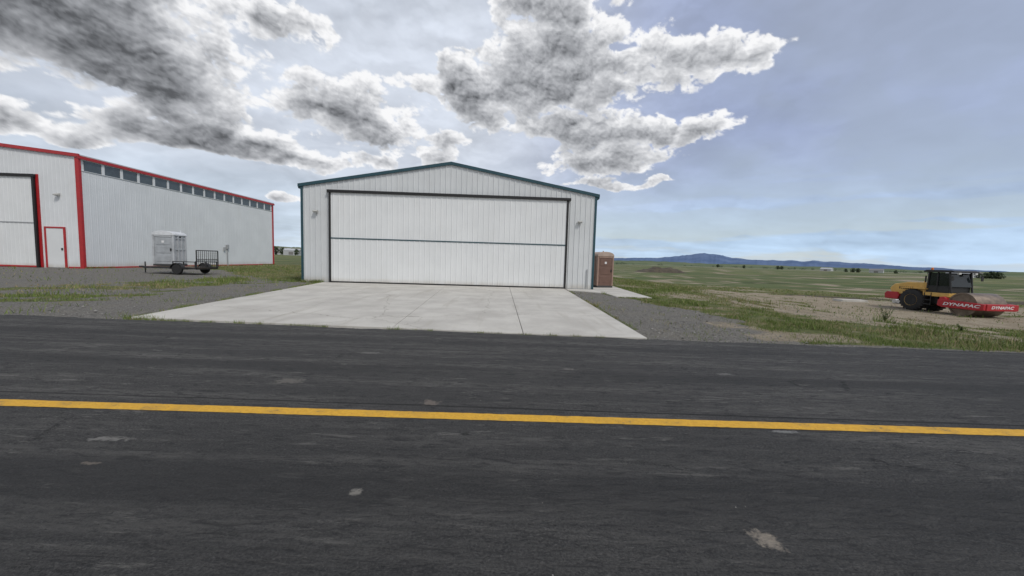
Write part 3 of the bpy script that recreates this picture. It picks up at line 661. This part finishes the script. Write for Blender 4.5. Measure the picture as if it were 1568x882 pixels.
def trimesh(name,V,C,mat):
    n=len(V)//3; me=bpy.data.meshes.new(name); me.vertices.add(len(V)); me.vertices.foreach_set('co',V.astype(np.float32).ravel())
    me.loops.add(3*n); me.polygons.add(n); me.loops.foreach_set('vertex_index',np.arange(3*n,dtype=np.int32)); me.polygons.foreach_set('loop_start',(np.arange(n)*3).astype(np.int32)); me.update(calc_edges=True)
    c_=me.color_attributes.new('col','FLOAT_COLOR','POINT'); c_.data.foreach_set('color',np.concatenate([C,np.ones((len(C),1))],1).astype(np.float32).ravel())
    me.materials.append(mat); o=bpy.data.objects.new(name,me); scene.collection.objects.link(o); return o
Vall=[];Call=[]
def addtree(az,R,h,w_,zb,n=260):
    x=R*math.sin(math.radians(az)); y=R*math.cos(math.radians(az))
    th=rng.random(n)*2*np.pi; u=rng.random(n)**.5; q=rng.random(n)
    lobes=1+.3*np.sin(th*3+x)+.2*np.sin(q*9+y)
    rr=w_*u*np.sin(np.clip(q*.9+.08,0,1)*np.pi)**.6*lobes
    c=np.stack([x+rr*np.cos(th),y+rr*np.sin(th),zb+h*(.08+.92*q)],1); s=h*.09
    V=[c+rng.normal(size=(n,3))*s for _ in range(3)]
    lum=(.6+.7*q)*rng.uniform(.7,1.3,n); cc_=np.stack([.05*lum,.07*lum,.035*lum],1)
    Vall.append(np.stack(V,1).reshape(-1,3)); Call.append(np.repeat(cc_,3,0))
for az2,R_,h_ in ((54.0,400,4),(54.35,405,5),(54.7,400,4.5),(53.6,410,3.5),(50.5,620,5),(45.0,760,6),(44.6,760,6),(44.0,770,5),(48.0,810,5),(38,1100,8),(37.6,1100,8),(34,1200,8),(31,1300,9),(-28.2,400,5),(-29.8,480,7),(-30.6,500,8),(-27.4,520,7)):
    addtree(az2,R_,h_,h_*.5,-1.5 if az2>0 else .5)
for i in range(46):
    az2=rng.uniform(14,55); addtree(az2,rng.uniform(1300,1900),rng.uniform(4,7),rng.uniform(6,16),-1,120)
trimesh('tree_line',np.concatenate(Vall),np.concatenate(Call),leaf)

# ------------------------------------------------------------------ grass blades
def blades(x,y,h,wd,cols,zbase=None):
    n=len(x); z0=(gz(x,y) if zbase is None else zbase)-.01
    th=rng.random(n)*2*np.pi; lx=rng.normal(size=n)*.35*h; ly=rng.normal(size=n)*.35*h
    dx=np.cos(th)*wd/2; dy=np.sin(th)*wd/2
    a=np.stack([x-dx,y-dy,z0],1); b_=np.stack([x+dx,y+dy,z0],1); c=np.stack([x+lx,y+ly,z0+h],1)
    return np.stack([a,b_,c],1).reshape(-1,3), np.repeat(cols,3,0)
def gcols(n,t):
    g1=np.array([.085,.13,.03]);g2=np.array([.18,.225,.065]);st_=np.array([.32,.27,.15])
    u=rng.random((n,1)); c=g1*(1-u)+g2*u; s_=(rng.random(n)<t)[:,None]; return np.where(s_,st_*rng.uniform(.6,1.1,(n,1)),c)
NB=420000
az2=np.radians(rng.uniform(-60,60,NB)); rr=7.3*np.exp(rng.random(NB)*math.log(60/7.3))
x=rr*np.sin(az2); y=rr*np.cos(az2)
ok=(y>road_y(x)+.03)&~inpoly(x,y,[(-11.4,21.5),(5.7,21.5),(5.7,41),(-11.4,41)])&~inpoly(x,y,[(-8.55,8.6),(3.3,7.5),(3.9,21.7),(-10.2,21.7)])&~inpoly(x,y,[(3.9,19.4),(5.6,19.2),(5.6,17.2),(7.35,17.2),(8,25.3),(5.5,25.3)])&~((x<LX)&(y>LY-.2))
x=x[ok];y=y[ok]; zn=zones(x,y)
cl=fbm(x*1.7+40,y*1.7+11); cl2=fbm(x*.25+4,y*.25+1)
dens=zn[0]*sm(cl,.32,.56)+(1-zn[0])*.09*sm(cl,.5,.62)
ok=rng.random(len(x))<dens; x=x[ok];y=y[ok];cl=cl[ok];cl2=cl2[ok]
d=np.hypot(x,y)
tall=sm(fbm(x*.6+77,y*.6),.5,.64)
h=(.04+.07*rng.random(len(x))+.17*tall*rng.random(len(x)))
wd=np.maximum(.010,d*.0012)
straw=np.clip(.28+1.6*(cl2-.42)-.25*tall,.08,.75)
V1,C1=blades(x,y,h,wd,gcols(len(x),straw))
ex=[];ey=[];eh=[]
def edgeweeds(p0,p1,n,spread,hm,cs_):
    t=rng.random(n); keep=fbm(t*14+cs_,t*0+cs_)>.52; t=t[keep]
    ex.append(p0[0]+(p1[0]-p0[0])*t+rng.normal(size=len(t))*spread); ey.append(p0[1]+(p1[1]-p0[1])*t+rng.normal(size=len(t))*spread); eh.append(hm*rng.uniform(.3,1,len(t)))
edgeweeds((-8.5,8.72),(3.2,7.68),3200,.035,.09,1)
edgeweeds((-8.6,8.8),(-10.15,21.6),5000,.06,.14,5)
edgeweeds((3.3,7.8),(3.9,19),1500,.05,.08,8)
edgeweeds((-11.3,21.6),(-10.1,21.6),900,.06,.25,2)
edgeweeds((-11.4,21.6),(-11.4,39),4000,.12,.3,12)
edgeweeds((7.4,17.2),(8,25),3500,.08,.12,3)
edgeweeds((5.62,17.2),(7.3,17.2),900,.05,.1,6)
edgeweeds((8,8),(36,5.4),9000,.12,.12,7)
edgeweeds((LX+.1,LY),(LX+.1,LY1),2500,.08,.2,4)
for (cx_,cy_,s_) in ((-8.2,8.78,.22),(-7.9,8.72,.16),(-5.9,8.5,.14),(-5.4,8.46,.12),(-3.9,8.33,.1),(-2.3,8.17,.14),(-1.5,8.1,.10),(-.4,8.02,.09),(.6,7.9,.12),(1.2,7.86,.13),(1.7,7.82,.12),(2.2,7.78,.11)):
    n_=70; ex.append(cx_+rng.normal(size=n_)*s_*.6); ey.append(cy_+rng.normal(size=n_)*.04); eh.append(s_*rng.uniform(.3,.9,n_))
x=np.concatenate(ex);y=np.concatenate(ey);h=np.concatenate(eh); ddd=np.hypot(x,y)
V2,C2=blades(x,y,h,np.maximum(.012,ddd*.001),gcols(len(x),.15),zbase=np.maximum(gz(x,y),-.03))
trimesh('grass',np.concatenate([V1,V2]),np.concatenate([C1,C2]),leaf)

def weed(xw,yw,hh,n,nm):
    zb=float(gz(xw,yw)); Vw=[];Cw=[]
    for s_ in range(n):
        ax,ay=rng.normal(size=2)*.22; H=hh*rng.uniform(.55,1)
        for j in range(16):
            t=(j+1)/16; c=np.array([xw+ax*t*H,yw+ay*t*H,zb+H*t]); th=rng.random()*6.28; L=.13*(1-t*.6)
            dv=np.array([math.cos(th)*L,math.sin(th)*L,L*.5]); sd_=np.array([-math.sin(th),math.cos(th),0])*.025
            Vw+= [c-sd_,c+sd_,c+dv]; g_=rng.uniform(.7,1.3); Cw+=[(.08*g_,.11*g_,.04*g_)]*3
        Vw+=[np.array([xw-.008,yw,zb]),np.array([xw+.008,yw,zb]),np.array([xw+ax*H,yw+ay*H,zb+H])]; Cw+=[(.08,.1,.04)]*3
    trimesh(nm,np.array(Vw),np.array(Cw),leaf)
weed(16.3,14.9,.75,9,'thistle_plant'); weed(17.6,13.3,.3,6,'thistle_plant')

# ------------------------------------------------------------------ loose gravel
NS=24000
az2=np.radians(rng.uniform(-58,50,NS)); rr=7.4*np.exp(rng.random(NS)*math.log(24/7.4)); x=rr*np.sin(az2);y=rr*np.cos(az2)
zn=zones(x,y); ok=(y>road_y(x)-.05)&(rng.random(NS)<np.maximum(zn[1],zn[2]*.3))&~inpoly(x,y,[(-8.5,8.8),(3.2,7.7),(3.9,21.7),(-10.2,21.7)])&(y<21.5)
x=x[ok];y=y[ok]; n0=len(x); s=rng.uniform(.006,.02,n0)*(1+(rng.random(n0)<.04)*1.3); z_=gz(x,y)
n1_=350; xa=rng.uniform(-14,14,n1_); ya=1.4+rng.random(n1_)**.7*7; okk=ya<road_y(xa); xa=xa[okk];ya=ya[okk]
x=np.concatenate([x,xa]);y=np.concatenate([y,ya]);s=np.concatenate([s,rng.uniform(.0015,.006,len(xa))]);z_=np.concatenate([z_,np.zeros(len(xa))])
oct_=np.array([(1,0,0),(0,1,0),(-1,0,0),(0,-1,0),(0,0,.8),(0,0,-.6)]); tf=[(0,1,4),(1,2,4),(2,3,4),(3,0,4),(1,0,5),(2,1,5),(3,2,5),(0,3,5)]
n=len(x); P6=oct_[None]*(s[:,None,None])*rng.uniform(.6,1.3,(n,6,3)); th=rng.random(n)*6.28
rx=P6[...,0]*np.cos(th)[:,None]-P6[...,1]*np.sin(th)[:,None]; ry=P6[...,0]*np.sin(th)[:,None]+P6[...,1]*np.cos(th)[:,None]
P6=np.stack([rx+x[:,None],ry+y[:,None],P6[...,2]+(z_+s*.3)[:,None]],-1)
Vg=P6[:,np.array(tf).ravel()].reshape(-1,3); lum=rng.uniform(.10,.30,n); Cg=np.repeat(np.stack([lum,lum*.96,lum*.9],1),24,0)
trimesh('loose_gravel',Vg,Cg,leaf)
